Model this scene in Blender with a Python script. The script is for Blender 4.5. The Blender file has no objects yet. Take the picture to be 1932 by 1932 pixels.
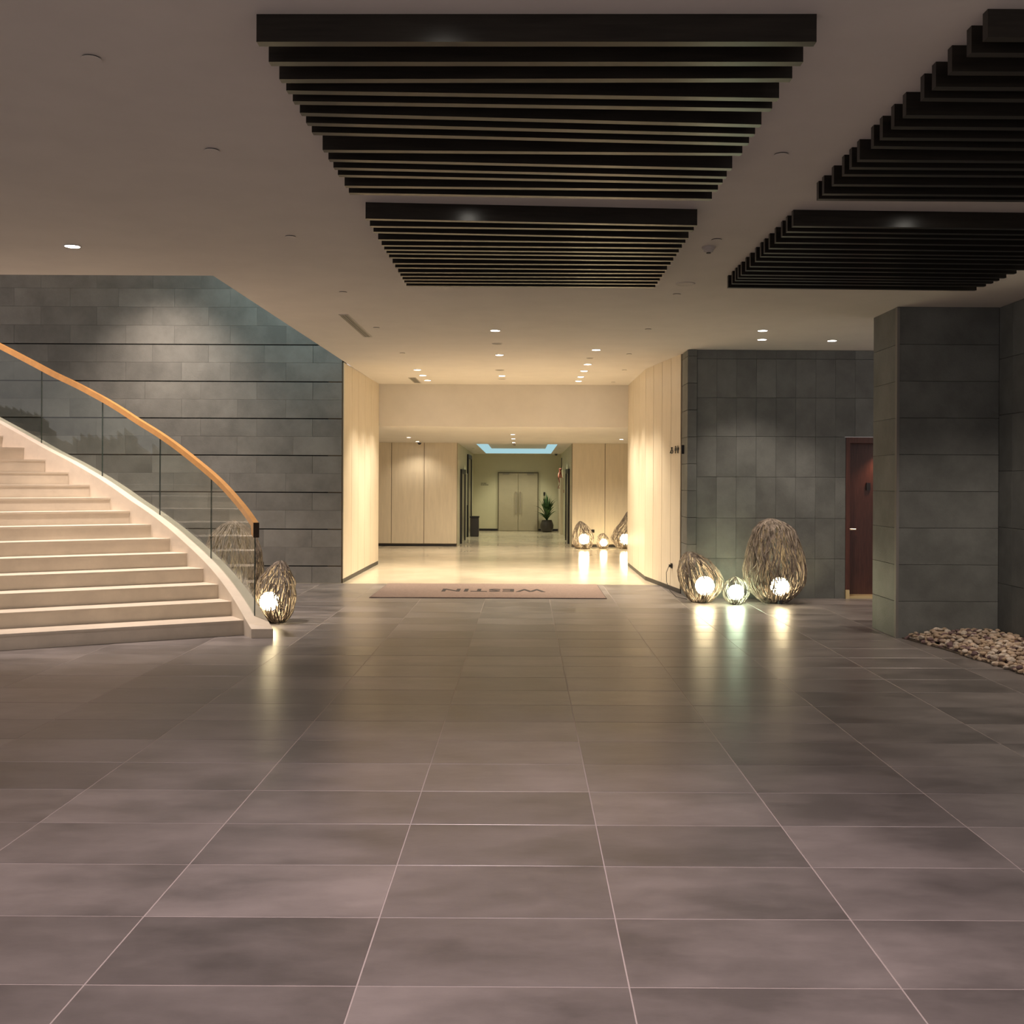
import bpy, bmesh, math, random
from mathutils import Vector, Matrix
random.seed(7)
SC = bpy.context.scene
COL = SC.collection
F = 1932.0; CX, CY = 990.0, 905.5; H = 1.678; ROLL = 0.005

# ------------------------------------------------------------------ camera
cd = bpy.data.cameras.new('camera'); cam = bpy.data.objects.new('camera', cd); COL.objects.link(cam)
cd.sensor_width = 36; cd.lens = 36.0*F/1932; cd.sensor_fit = 'HORIZONTAL'
cd.shift_x = -(CX-966)/1932; cd.shift_y = -(966-CY)/1932
cd.clip_start = .05; cd.clip_end = 200
c_, s_ = math.cos(ROLL), math.sin(ROLL)
cam.matrix_world = Matrix(((c_, -s_, 0, 0), (0, 0, -1, 0), (s_, c_, 0, H), (0, 0, 0, 1)))
SC.camera = cam
# ------------------------------------------------------------------ world, exposure
w = bpy.data.worlds.new('night'); SC.world = w; w.use_nodes = True
w.node_tree.nodes['Background'].inputs[0].default_value = (1.0, .90, .86, 1)
w.node_tree.nodes['Background'].inputs[1].default_value = 0.26
vs = SC.view_settings
vs.view_transform = 'Standard'; vs.look = 'None'; vs.gamma = 1; vs.use_curve_mapping = False
vs.exposure = 1.6
# light strengths (watts)
W_COR, W_SIDE, W_HALL, W_RIGHT, W_STAIR = 118, 98, 160, 80, 480
C_WARM = (1, .86, .68); C_PINK = (1, .80, .80); C_SOFT = (1, .84, .70)

# ------------------------------------------------------------------ helpers
def ray(px, py):
    u, v = (px-CX)/F, (CY-py)/F
    return Vector((u*c_ - v*s_, 1.0, u*s_ + v*c_))
def at_depth(px, py, Y): r = ray(px, py); return Vector((r.x*Y, Y, H + r.z*Y))
def on_z(px, py, z): r = ray(px, py); Y = (z-H)/r.z; return Vector((r.x*Y, Y, z))
def link(name, me, mat=None, parent=None, loc=None):
    o = bpy.data.objects.new(name, me); COL.objects.link(o)
    if mat is not None and me is not None and len(me.materials) == 0: me.materials.append(mat)
    if parent is not None: o.parent = parent
    if loc is not None: o.location = loc
    return o
def obj(name, bm, mat, parent=None, loc=None, smooth=False):
    me = bpy.data.meshes.new(name); bm.normal_update(); bm.to_mesh(me); bm.free()
    if isinstance(mat, (list, tuple)):
        for m in mat: me.materials.append(m)
    else: me.materials.append(mat)
    if smooth:
        for p in me.polygons: p.use_smooth = True
    return link(name, me, None, parent, loc)
def empty(name, loc=(0, 0, 0), rz=0):
    o = bpy.data.objects.new(name, None); COL.objects.link(o); o.location = loc; o.rotation_euler.z = rz
    o.empty_display_size = .1
    return o
def tag(o, label, cat, group=None, kind=None):
    o['label'] = label; o['category'] = cat
    if group: o['group'] = group
    if kind: o['kind'] = kind
    return o
def struct(o, label=None):
    o['kind'] = 'structure'
    if label: o['label'] = label; 
    return o
def box(bm, x0, x1, y0, y1, z0, z1, mi=0):
    v = [bm.verts.new(p) for p in ((x0,y0,z0),(x1,y0,z0),(x1,y1,z0),(x0,y1,z0),(x0,y0,z1),(x1,y0,z1),(x1,y1,z1),(x0,y1,z1))]
    for q in ((3,2,1,0),(4,5,6,7),(0,1,5,4),(1,2,6,5),(2,3,7,6),(3,0,4,7)):
        f = bm.faces.new([v[i] for i in q]); f.material_index = mi
    return bm
def BM(): return bmesh.new()
def bx(*a): return box(BM(), *a)
def prism(bm, pts, z0, z1):
    n = len(pts)
    a = [bm.verts.new((p[0], p[1], z0 if not callable(z0) else z0(p))) for p in pts]
    b = [bm.verts.new((p[0], p[1], z1 if not callable(z1) else z1(p))) for p in pts]
    bm.faces.new(a[::-1]); bm.faces.new(b)
    for i in range(n): bm.faces.new((a[i], a[(i+1) % n], b[(i+1) % n], b[i]))
    bmesh.ops.recalc_face_normals(bm, faces=bm.faces)
    return bm
def cyl(bm, x, y, z0, z1, r0, r1=None, n=24):
    r1 = r0 if r1 is None else r1
    a = [bm.verts.new((x+r0*math.cos(2*math.pi*i/n), y+r0*math.sin(2*math.pi*i/n), z0)) for i in range(n)]
    b = [bm.verts.new((x+r1*math.cos(2*math.pi*i/n), y+r1*math.sin(2*math.pi*i/n), z1)) for i in range(n)]
    bm.faces.new(a[::-1]); bm.faces.new(b)
    for i in range(n): bm.faces.new((a[i], a[(i+1) % n], b[(i+1) % n], b[i]))
    return bm
def lathe(bm, prof, n=24):
    rings = [[bm.verts.new((r*math.cos(2*math.pi*i/n), r*math.sin(2*math.pi*i/n), z)) for i in range(n)] for r, z in prof]
    for a, b in zip(rings, rings[1:]):
        for i in range(n): bm.faces.new((a[i], a[(i+1) % n], b[(i+1) % n], b[i]))
    if prof[0][0] > 1e-5: bm.faces.new(rings[0][::-1])
    if prof[-1][0] > 1e-5: bm.faces.new(rings[-1])
    return bm
def tube(bm, pts, r, n=6, r_end=None):
    rings = []
    for i, p in enumerate(pts):
        d = (pts[min(i+1, len(pts)-1)] - pts[max(i-1, 0)]).normalized()
        a = d.orthogonal() if i == 0 else (prev - d*prev.dot(d))
        a.normalize(); prev = a; b = d.cross(a)
        rr = r if r_end is None else r + (r_end-r)*i/(len(pts)-1)
        rings.append([bm.verts.new(p + a*rr*math.cos(2*math.pi*k/n) + b*rr*math.sin(2*math.pi*k/n)) for k in range(n)])
    for a, b in zip(rings, rings[1:]):
        for k in range(n): bm.faces.new((a[k], a[(k+1) % n], b[(k+1) % n], b[k]))
    bm.faces.new(rings[0][::-1]); bm.faces.new(rings[-1])
    return bm
def bevel(bm, w_, seg=1):
    bmesh.ops.bevel(bm, geom=list(bm.edges), offset=w_, segments=seg, affect='EDGES', profile=.6)
    return bm

# ------------------------------------------------------------------ materials
def mat(name, col, rough=.5, metal=0, spec=.5, noise=0, nscale=4, bump=0, bscale=30, rnd=0, stretch=(1, 1, 1), col2=None, rrough=0, emit=None, estr=0, coat=0):
    m = bpy.data.materials.new(name); m.use_nodes = True; nt = m.node_tree; N = nt.nodes; L = nt.links
    b = N['Principled BSDF']
    b.inputs['Base Color'].default_value = (*col, 1); b.inputs['Roughness'].default_value = rough
    b.inputs['Metallic'].default_value = metal; b.inputs['Specular IOR Level'].default_value = spec
    b.inputs['Coat Weight'].default_value = coat
    if emit: b.inputs['Emission Color'].default_value = (*emit, 1); b.inputs['Emission Strength'].default_value = estr
    if noise or bump or rnd:
        g = N.new('ShaderNodeNewGeometry'); mp = N.new('ShaderNodeMapping'); mp.inputs['Scale'].default_value = stretch
        L.new(g.outputs['Position'], mp.inputs['Vector'])
        vec = mp.outputs['Vector']
        oi = N.new('ShaderNodeObjectInfo')
        if rnd:   # shift the texture from piece to piece
            ad = N.new('ShaderNodeVectorMath'); ad.operation = 'ADD'
            ml = N.new('ShaderNodeMath'); ml.operation = 'MULTIPLY'; ml.inputs[1].default_value = 37.0
            L.new(oi.outputs['Random'], ml.inputs[0]); L.new(vec, ad.inputs[0]); L.new(ml.outputs[0], ad.inputs[1]); vec = ad.outputs[0]
        n1 = N.new('ShaderNodeTexNoise'); n1.inputs['Scale'].default_value = nscale; n1.inputs['Detail'].default_value = 8
        n1.inputs['Roughness'].default_value = .62
        L.new(vec, n1.inputs['Vector'])
        mx = N.new('ShaderNodeMix'); mx.data_type = 'RGBA'
        c2 = col2 or tuple(c*(1-noise) for c in col)
        mx.inputs['A'].default_value = (*c2, 1); mx.inputs['B'].default_value = (*[min(1, c*(1+noise)) for c in col], 1)
        rp = N.new('ShaderNodeMapRange'); rp.inputs['From Min'].default_value = .34; rp.inputs['From Max'].default_value = .66
        L.new(n1.outputs['Fac'], rp.inputs['Value']); L.new(rp.outputs[0], mx.inputs['Factor'])
        out = mx.outputs['Result']
        if rnd:
            r2 = N.new('ShaderNodeMapRange'); r2.inputs['To Min'].default_value = 1-rnd; r2.inputs['To Max'].default_value = 1+rnd
            L.new(oi.outputs['Random'], r2.inputs['Value'])
            m2 = N.new('ShaderNodeVectorMath'); m2.operation = 'SCALE'
            L.new(out, m2.inputs[0]); L.new(r2.outputs[0], m2.inputs['Scale']); out = m2.outputs[0]
        L.new(out, b.inputs['Base Color'])
        if rrough:
            r3 = N.new('ShaderNodeMapRange'); r3.inputs['From Min'].default_value = .3; r3.inputs['From Max'].default_value = .7
            r3.inputs['To Min'].default_value = rough-rrough; r3.inputs['To Max'].default_value = rough+rrough
            L.new(n1.outputs['Fac'], r3.inputs['Value']); L.new(r3.outputs[0], b.inputs['Roughness'])
        if bump:
            n2 = N.new('ShaderNodeTexNoise'); n2.inputs['Scale'].default_value = bscale; n2.inputs['Detail'].default_value = 6
            L.new(vec, n2.inputs['Vector'])
            bp = N.new('ShaderNodeBump'); bp.inputs['Strength'].default_value = bump; bp.inputs['Distance'].default_value = .01
            L.new(n2.outputs['Fac'], bp.inputs['Height']); L.new(bp.outputs[0], b.inputs['Normal'])
    return m
def emat(name, col, s):
    m = bpy.data.materials.new(name); m.use_nodes = True; nt = m.node_tree
    nt.nodes.remove(nt.nodes['Principled BSDF']); e = nt.nodes.new('ShaderNodeEmission')
    e.inputs[0].default_value = (*col, 1); e.inputs[1].default_value = s
    nt.links.new(e.outputs[0], nt.nodes['Material Output'].inputs[0]); return m
M = {}
M['paint'] = mat('ceiling_paint', (.66, .62, .57), .85, noise=.03, nscale=2)
M['panel'] = mat('cream_wall_panel', (.70, .61, .47), .38, noise=.05, nscale=3, rnd=.02, stretch=(6, 6, .6))
M['panel_joint'] = mat('panel_joint', (.16, .12, .08), .8)
M['basalt'] = mat('grey_basalt', (.235, .225, .208), .62, noise=.22, nscale=1.6, bump=.25, bscale=60, rnd=.13)
M['slate'] = mat('dark_slate', (.125, .131, .124), .6, noise=.22, nscale=2.4, bump=.25, bscale=50, rnd=.09)
M['joint'] = mat('dark_joint', (.02, .02, .02), .9)
M['seam'] = mat('grey_mortar', (.075, .08, .078), .9)
M['tile'] = mat('grey_floor_stone', (.180, .160, .153), .345, noise=.36, nscale=1.7, stretch=(.7, 1.3, 1), bump=.08, bscale=16, rnd=.2, rrough=.05, spec=.9)
M['grout'] = mat('pale_grout', (.44, .385, .365), .8)
M['cream_floor'] = mat('polished_cream_floor', (.66, .58, .44),   .14, noise=.06, nscale=.9, bump=.012, bscale=2, rrough=.03)
M['slat'] = mat('dark_wood_slat', (.018, .015, .012), .30, noise=.3, nscale=6, stretch=(.5, 6, 6), spec=.3)
M['stair'] = mat('limestone_stair', (.66, .58, .47), .5, noise=.08, nscale=3, rnd=.03)
M['wood'] = mat('oak_rail', (.48, .25, .08), .35, noise=.1, nscale=9)
M['wood_end'] = mat('dark_wood_end', (.055, .03, .015), .5, noise=.2, nscale=20)
M['wicker'] = mat('woven_twig', (.27, .225, .185), .75, noise=.5, nscale=22, stretch=(1, 1, .22), col2=(.06, .045, .035))
M['bulb'] = emat('warm_globe', (1, .80, .46), 11)
M['bulb_cool'] = emat('cool_globe', (.80, 1, .66), 13)
M['led'] = emat('downlight_led', (1, .93, .82), 9)
M['cove'] = emat('cyan_cove_panel', (.50, .80, .86), .26)
M['black'] = mat('black_metal', (.012, .011, .012), .4)
M['white'] = mat('white_plastic', (.55, .51, .47), .5)
M['grey_grille'] = mat('grey_grille', (.28, .26, .22), .6)
M['steel'] = mat('brushed_steel', (.45, .43, .38), .3, metal=1)
M['rug'] = mat('dusty_pink_rug', (.27, .195, .165), .95, noise=.12, nscale=30, bump=.5, bscale=400)
M['rug_ink'] = mat('charcoal_lettering', (.03, .024, .024), .9)
M['rug_edge'] = mat('rug_edge', (.05, .03, .03), .9)
M['pebble'] = mat('river_stone', (.42, .34, .27), .75, noise=.3, nscale=12, rnd=.45)
M['brown'] = mat('mahogany_door', (.085, .028, .018), .38, noise=.25, nscale=7, stretch=(6, 6, .5))
M['brass'] = mat('pale_gap_light_and_stop', (.75, .60, .32), .35, metal=.3)  # pale tone painted for light under the brown door; also colours the stop
M['back_wall'] = mat('olive_cream_wall', (.55, .52, .37), .7, noise=.03, nscale=2)
M['back_door'] = mat('taupe_door', (.42, .37, .27), .5, noise=.04, nscale=4)
M['leaf'] = mat('plant_leaf', (.05, .11, .04), .5, noise=.4, nscale=8)
M['pot'] = mat('dark_pot', (.035, .03, .028), .3)
M['red'] = mat('red_lacquer', (.25, .06, .04), .4, noise=.3, nscale=20)
def glass_mat():
    m = bpy.data.materials.new('clear_glass'); m.use_nodes = True; nt = m.node_tree; N = nt.nodes; L = nt.links
    N.remove(N['Principled BSDF'])
    t = N.new('ShaderNodeBsdfTransparent'); t.inputs[0].default_value = (.90, .94, .92, 1)
    g = N.new('ShaderNodeBsdfGlossy'); g.inputs['Roughness'].default_value = .01
    fr = N.new('ShaderNodeLayerWeight'); fr.inputs[0].default_value = .5
    pw = N.new('ShaderNodeMath'); pw.operation = 'POWER'; pw.inputs[1].default_value = 5
    ma = N.new('ShaderNodeMath'); ma.operation = 'MULTIPLY_ADD'; ma.inputs[1].default_value = .9; ma.inputs[2].default_value = .05
    L.new(fr.outputs['Facing'], pw.inputs[0]); L.new(pw.outputs[0], ma.inputs[0])
    mx = N.new('ShaderNodeMixShader'); L.new(ma.outputs[0], mx.inputs[0]); L.new(t.outputs[0], mx.inputs[1]); L.new(g.outputs[0], mx.inputs[2])
    L.new(mx.outputs[0], N['Material Output'].inputs[0]); return m
M['glass'] = glass_mat()
M['glass_edge'] = mat('glass_edge', (.06, .09, .085), .15)

ZC = H + 1.88                      # ceiling height
YL = 16.5                          # left stone wall face
# ------------------------------------------------------------------ floor
fl = struct(obj('floor', bx(-13, 9, -4, 16.46, -.2, -.0016), M['grout']))
X0, DX, Y0, DY = -.548, .9026, 3.391, .5305
def in_gravel(x, y):
    e = [(11.05, 4.02), (10.27, 4.18), (8.97, 4.33), (6.5, 4.5)]
    if y > 10.98 or y < 6.5 or x > 5.07: return False
    for (ya, xa), (yb, xb) in zip(e, e[1:]):
        if yb <= y <= ya: return x > xb + (xa-xb)*(y-yb)/(ya-yb) + .02
    return False
tile_me = {}
outer_tiles = BM()
for j in range(-6, 25):
    ya, yb = Y0 + j*DY, Y0 + (j+1)*DY
    yb = min(yb, 16.46)
    for i in range(-12, 8):
        xa, xb = X0 + i*DX, X0 + (i+1)*DX
        cx, cy = (xa+xb)/2, (ya+yb)/2
        if xa > .51*yb + 2.6 or xb < -.53*yb - 2.6: continue
        if xa < -10 or xb > 6.4 or yb-ya < .05: continue
        if yb < 1.1: continue
        g = .0023
        if xa > .51*yb + .05 or xb < -.53*yb - .05 or yb < 2.9:      # tiles beyond the photograph's frame
            box(outer_tiles, xa+g, xb-g, ya+g, yb-g, -.02, -.0003); continue
        key = round(yb-ya, 3)
        if key not in tile_me:
            hx, hy = DX/2-g, (yb-ya)/2-g
            bm = bx(-hx, hx, -hy, hy, -.02, 0)
            tp = [e for e in bm.edges if all(v.co.z > -.001 for v in e.verts)]
            bmesh.ops.bevel(bm, geom=tp, offset=.0015, segments=1, affect='EDGES')
            me = bpy.data.meshes.new('floor_tile'); bm.to_mesh(me); bm.free(); me.materials.append(M['tile']); tile_me[key] = me
        link('floor_tile', tile_me[key], None, fl, (cx, cy, random.uniform(-.0006, 0)))
o_ = obj('outer_tiles', outer_tiles, M['tile'], fl); o_['kind'] = 'stuff'
print('TILES', len([c for c in fl.children]))
cf = struct(obj('floor_1', bx(-8, 7, 16.463, 34.2, -.2, 0), M['cream_floor']), 'polished cream stone floor of the corridor')

# ------------------------------------------------------------------ ceiling with the stair void
bm = BM()
box(bm, -13, 9, -4, 9.5, ZC, ZC+.35); box(bm, -2.9, 9, 9.5, 20.2, ZC, ZC+.35)
struct(obj('ceiling', bm, M['paint']))
ZB1, ZB2, ZB3 = H+1.045, H+.924, H+.845
YB, YP, YE = 20.2, 25.75, 33.7
# bulkhead, lowered soffit and lobby ceiling with its tray opening
struct(obj('trim_1', bx(-8, 7, YB, YB+.12, ZB1, ZC+.35), M['paint']), 'deep cream bulkhead across the corridor')
bm = BM()
def soff(p):
    y = p[1]
    return ZB1 + (ZB2-ZB1)*(y-YB)/(YP-YB) if y <= YP else ZB2 + (ZB3-ZB2)*(y-YP)/(YE-YP)
prism(bm, [(-8, YB+.1), (7, YB+.1), (7, YP), (-8, YP)], soff, lambda p: soff(p)+.05)
struct(obj('ceiling_1', bm, M['paint']), 'lowered corridor ceiling behind the bulkhead')
TX0, TX1, TY0, TY1 = -1.25, .84, 26.3, 33.0
bm = BM()
for q in ([(-1.75, YP), (1.3, YP), (1.3, TY0), (-1.75, TY0)], [(-1.75, TY1), (1.3, TY1), (1.3, YE+.2), (-1.75, YE+.2)],
          [(-1.75, TY0), (TX0, TY0), (TX0, TY1), (-1.75, TY1)], [(TX1, TY0), (1.3, TY0), (1.3, TY1), (TX1, TY1)]):
    prism(bm, q, soff, lambda p: soff(p)+.04)
struct(obj('ceiling_2', bm, M['paint']), 'lobby ceiling around the light tray')
# light tray: four sloping luminous panels and a plain lid
t = tag(empty('cove_light', ((TX0+TX1)/2, 29.6, ZB3)), 'recessed rectangular ceiling tray glowing pale cyan above the far lobby', 'ceiling light')
def loc_of(o, p): return Vector(p) - o.location
def quad_panel(name, pts, m, parent, th=.02):
    bm = BM(); vs_ = [bm.verts.new(loc_of(parent, p)) for p in pts]; bm.faces.new(vs_)
    r = bmesh.ops.extrude_face_region(bm, geom=list(bm.faces)); bmesh.ops.translate(bm, verts=[v for v in r['geom'] if isinstance(v, bmesh.types.BMVert)], vec=(0, 0, th))
    bmesh.ops.recalc_face_normals(bm, faces=bm.faces)
    return obj(name, bm, m, parent)
i_, up = .18, .155
O = [(TX0, TY0), (TX1, TY0), (TX1, TY1), (TX0, TY1)]; I = [(TX0+i_, TY0+i_), (TX1-i_, TY0+i_), (TX1-i_, TY1-.05), (TX0+i_, TY1-.05)]
for k in range(4):
    a, b = O[k], O[(k+1) % 4]; c, d = I[(k+1) % 4], I[k]
    quad_panel('glowing_panel', [(*a, soff(a)), (*b, soff(b)), (*c, soff(c)+up), (*d, soff(d)+up)], M['cove'], t)
quad_panel('tray_lid', [(*p, soff(p)+up) for p in I], M['paint'], t)

# ------------------------------------------------------------------ left stone wall (basalt courses), rises through the void
wl = struct(obj('wall_left', bx(-13, -2.93, YL+.03, YL+.3, -.1, 7.2), M['joint']))
ch = .2965
def stone_me(cache, name, w_, h_, d, m, bev=.002):
    k = (round(w_, 3), round(h_, 3), round(d, 3), m.name)
    if k not in cache:
        bm = bx(-w_/2, w_/2, 0, d, 0, h_); bevel(bm, bev)
        me = bpy.data.meshes.new(name); bm.to_mesh(me); bm.free(); me.materials.append(m); cache[k] = me
    return cache[k]
SM = {}
# visible grooves: every second bed joint from .277 m up is wide and recessed
z = 0; row = 0
rows = [(0, .265)]
zz = .283
while zz < 6.6:
    rows.append((zz, ch-.002)); zz += ch
    wide = zz < 4.1
    rows.append((zz, ch-(.018 if wide else .0025))); zz += ch
for r, (z, hh) in enumerate(rows):
    if z > 5.6: 
        continue
    x = -2.95 - (0 if r % 2 else .47)
    if r % 2 == 0:
        link('stone_slab', stone_me(SM, 'stone_slab', .467, hh, .05, M['basalt']), None, wl, (-2.95-.2335, YL-.02, z))
    while x > -9.2:
        wid = .9 if (r*7+int(x*10)) % 5 else .78
        link('stone_slab', stone_me(SM, 'stone_slab', wid-.0018, hh, .05, M['basalt'], .001), None, wl, (x-wid/2, YL-.02+random.uniform(0, .002), z))
        x -= wid
# upper enclosure of the stair void
struct(obj('ceiling_3', bx(-13, -2.6, 9, 16.9, 7.2, 7.4), M['paint']), 'upper ceiling over the stair void')
struct(obj('wall_upper_right', bx(-2.9, -2.7, 9.5, 16.5, ZC+.35, 7.2), M['paint']))
struct(obj('wall_upper_front', bx(-13, -2.9, 9.3, 9.5, ZC+.35, 7.2), M['paint']))

# ------------------------------------------------------------------ corridor walls in cream panels
def panel_run(name, pts, z0, z1, th, gap=.014, face=1, base=True, label=None, m='panel', piece='wall_panel'):
    """pts: polyline in plan of the visible face; thickness grows to the left of the walking direction when face=1"""
    core = BM(); root = None
    first, last = Vector(pts[0]), Vector(pts[-1])
    off = []
    for i, p in enumerate(pts):
        a = Vector(pts[max(i-1, 0)]); b = Vector(pts[min(i+1, len(pts)-1)]); d = (b-a).normalized(); off.append(Vector((-d.y, d.x))*face)
    P0 = [Vector(p)+o*.012 for p, o in zip(pts, off)]; P1 = [Vector(p)+o*th for p, o in zip(pts, off)]
    for i in range(len(pts)-1):
        prism(core, [P0[i], P0[i+1], P1[i+1], P1[i]], z0, z1)
    root = struct(obj(name, core, M['panel_joint']), label)
    for i in range(len(pts)-1):
        a, b = Vector(pts[i]), Vector(pts[i+1]); d = (b-a); L_ = d.length; d.normalize(); n = Vector((-d.y, d.x))*face
        a2 = a + d*gap/2; b2 = b - d*gap/2
        bm = prism(BM(), [a2, b2, b2+n*.03, a2+n*.03], z0+(.07 if base else 0), z1)
        obj(piece, bm, M[m], root)
    return root
lw = [(-2.92, 16.5), (-2.915, 17.25), (-2.91, 17.9), (-2.905, 18.6), (-2.90, 19.3), (-2.88, 20.2)]
panel_run('wall_corridor_left', lw, 0, ZC, .25, face=1, label='left corridor wall of tall cream panels')
rw = [(2.035, 20.25), (2.03, 19.2), (2.03, 18.2), (2.03, 17.25), (2.10, 16.74), (2.17, 16.22), (2.24, 15.71), (2.31, 15.2)]
panel_run('wall_corridor_right', rw, 0, ZC, .2, face=1, label='right corridor wall of tall cream panels, bending outwards')
struct(obj('baseboard_left', prism(BM(), [(-2.925, 16.5), (-2.885, 20.2), (-2.897, 20.2), (-2.937, 16.5)], 0, .07), M['black']))
struct(obj('baseboard_right', prism(BM(), [(2.037, 20.2), (2.037, 17.25), (2.317, 15.2), (2.34, 15.2), (2.05, 17.25), (2.05, 20.2)], 0, .07), M['black']))
# end walls left and right of the lobby mouth
xs = [-1.70, -2.53, -3.35, -4.17, -5.0, -5.8]
panel_run('wall_back_left', [(x, YP) for x in xs], 0, ZB2, .2, face=-1, label='far left end wall of cream panels')
xs = [1.19, 2.02, 2.85, 3.7, 4.5]
panel_run('wall_back_right', [(x, YP) for x in xs], 0, ZB2, .2, face=1, label='far right end wall of cream panels')
struct(obj('baseboard_back', box(bx(-5.8, -1.72, YP-.004, YP+.02, 0, .05), 1.21, 4.5, YP-.004, YP+.02, 0, .05), M['black']))
# lobby side walls + far wall
struct(obj('wall_lobby_left', bx(-1.9, -1.69, YP+.05, YE, 0, ZB2), M['back_wall']))
struct(obj('wall_lobby_right', bx(1.19, 1.4, YP+.05, YE, 0, ZB2), M['back_wall']))
struct(obj('wall_back', bx(-2, 1.5, YE, YE+.2, 0, ZB2+.1), M['back_wall']))
struct(obj('baseboard_lobby', box(bx(-1.69, -.88, YE-.015, YE+.01, 0, .07), .45, 1.19, YE-.015, YE+.01, 0, .07), M['black']))
struct(obj('wall_side_left', bx(-6, -5.8, 20.2, YP+.2, 0, ZC), M['paint']))
struct(obj('wall_side_right', bx(4.5, 4.7, 20.2, YP+.2, 0, ZC), M['paint']))
# lift door surrounds on the lobby side walls
def lift(x, y0, y1, z1, side, label):
    t = tag(empty('lift_doorway', (x, (y0+y1)/2, 0)), label, 'lift door', 'lift doorways of the far lobby')
    s = side
    def b(xa, xb, ya, yb, za, zb): return bx(min(s*xa, s*xb), max(s*xa, s*xb), ya, yb, za, zb)
    hy = (y1-y0)/2
    obj('frame_post', b(0, .05, -hy, -hy+.14, 0, z1), M['black'], t)
    obj('frame_post', b(0, .05, hy-.14, hy, 0, z1), M['black'], t)
    obj('frame_head', b(0, .05, -hy+.14, hy-.14, z1-.12, z1), M['black'], t)
    obj('door_leaf', b(0, .02, -hy+.14, -.005, 0, z1-.12), M['steel'], t)
    obj('door_leaf', b(0, .02, .005, hy-.14, 0, z1-.12), M['steel'], t)
    return t
lift(-1.69, 26.8, 28.6, 1.95, 1, 'black framed lift doorway on the left lobby wall, nearest the corridor')
lift(-1.69, 29.9, 31.9, 2.42, 1, 'taller black framed lift doorway on the left lobby wall behind the dark bin')
lift(1.19, 27.0, 28.8, 1.98, -1, 'black framed lift doorway on the right lobby wall beside the wicker lamps')
p = tag(obj('pull_rail', tube(BM(), [Vector((0, 0, 0)), Vector((.05, 0, 0)), Vector((.05, 0, .9)), Vector((0, 0, .9))], .012), M['steel'], None, (-1.69, 29.3, .95)), 'long vertical steel bar on the left lobby wall between the lift doorways', 'handle')

# far double door
door = struct(empty('door_1', (-.215, YE, 0)), 'taupe double door at the end of the lobby')
dw = .64; dh = 1.90
obj('door_frame', box(box(bx(-dw-.03, -dw, -.05, .02, 0, dh+.03), dw, dw+.03, -.05, .02, 0, dh+.03), -dw, dw, -.05, .02, dh, dh+.03), mat('dark_door_frame', (.12, .10, .06), .6), door)  # plain dark olive-brown frame
for s in (-1, 1):
    lf = obj('door_leaf', bx(min(s*.006, s*dw), max(s*.006, s*dw), -.035, 0, .01, dh-.006), M['back_door'], door)
    obj('door_handle', tube(BM(), [Vector((s*.07, -.035, .57)), Vector((s*.07, -.09, .57)), Vector((s*.07, -.09, 1.28)), Vector((s*.07, -.035, 1.28))], .013), M['steel'], lf)
    obj('door_closer', bx(s*.4-.11, s*.4+.11, -.075, -.035, dh-.05, dh-.005), M['grey_grille'], lf)

# ------------------------------------------------------------------ dark slate walls on the right
YR = 14.7
wr = struct(obj('wall_right', box(box(bx(2.36, 4.60, YR+.03, YR+.25, -.1, ZC), 4.6, 7.5, YR+.03, YR+.25, 2.33, ZC), 5.55, 7.5, YR+.03, YR+.25, -.1, 2.33), M['seam']), 'dark slate wall with a brown door')
rws = [(0, .566), (.569, .578), (1.15, .585), (1.738, .578), (2.319, .553), (2.875, .553), (3.431, .124)]
for z, hh in rws:
    x = 2.465; k = 0
    while x < 5.7:
        wd = .2835 if k else .2835
        if not (z < 2.3 and x+wd > 4.60):
            link('slate_tile', stone_me(SM, 'slate_tile', wd-.002, hh-.001, .05, M['slate'], .001), None, wr, (x+wd/2, YR-.02+random.uniform(0, .002), z))
        elif x < 4.59:
            ww = 4.60-x
            if ww > .02: link('slate_tile', stone_me(SM, 'slate_tile', ww-.002, hh-.001, .05, M['slate'], .001), None, wr, (x+ww/2, YR-.02, z))
        x += wd; k += 1
# corner pilaster with its own courses
cp = struct(obj('wall_corner', bx(2.35, 2.455, YR-.02, 15.2, 0, ZC), M['joint']), 'narrow slate corner between cream panels and slate wall')
z = 0
while z < ZC-.05:
    hh = min(.385, ZC-z)-.006
    obj('stone_slab', bevel(bx(2.325, 2.458, YR-.05, 15.18, z, z+hh), .002), M['slate'], cp)
    z += .385
# pillar
px0, px1, py0, py1 = 4.0, 5.09, 11.0, 11.75
pl = struct(obj('wall_pillar', bx(px0+.03, px1+.3, py0+.03, py1-.03, -.05, ZC), M['joint']), 'dark slate pillar in front of the brown door')
pc = .3945
for k in range(9):
    z0, z1 = k*pc, (k+1)*pc-.0035 if k < 8 else ZC
    if k == 8: z1 = ZC
    obj('stone_slab', bevel(bx(px0, px1, py0, py0+.05, z0, z1), .002), M['slate'], pl)
    obj('stone_slab', bevel(bx(px0-.004, px0+.05, py0+.055, py1, z0, z1), .002), M['slate'], pl)
obj('corner_strip', bx(px0-.008, px0+.02, py0-.006, py0+.05, 0, ZC), mat('corner_strip_stone', (.17, .16, .15), .6), pl)
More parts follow.
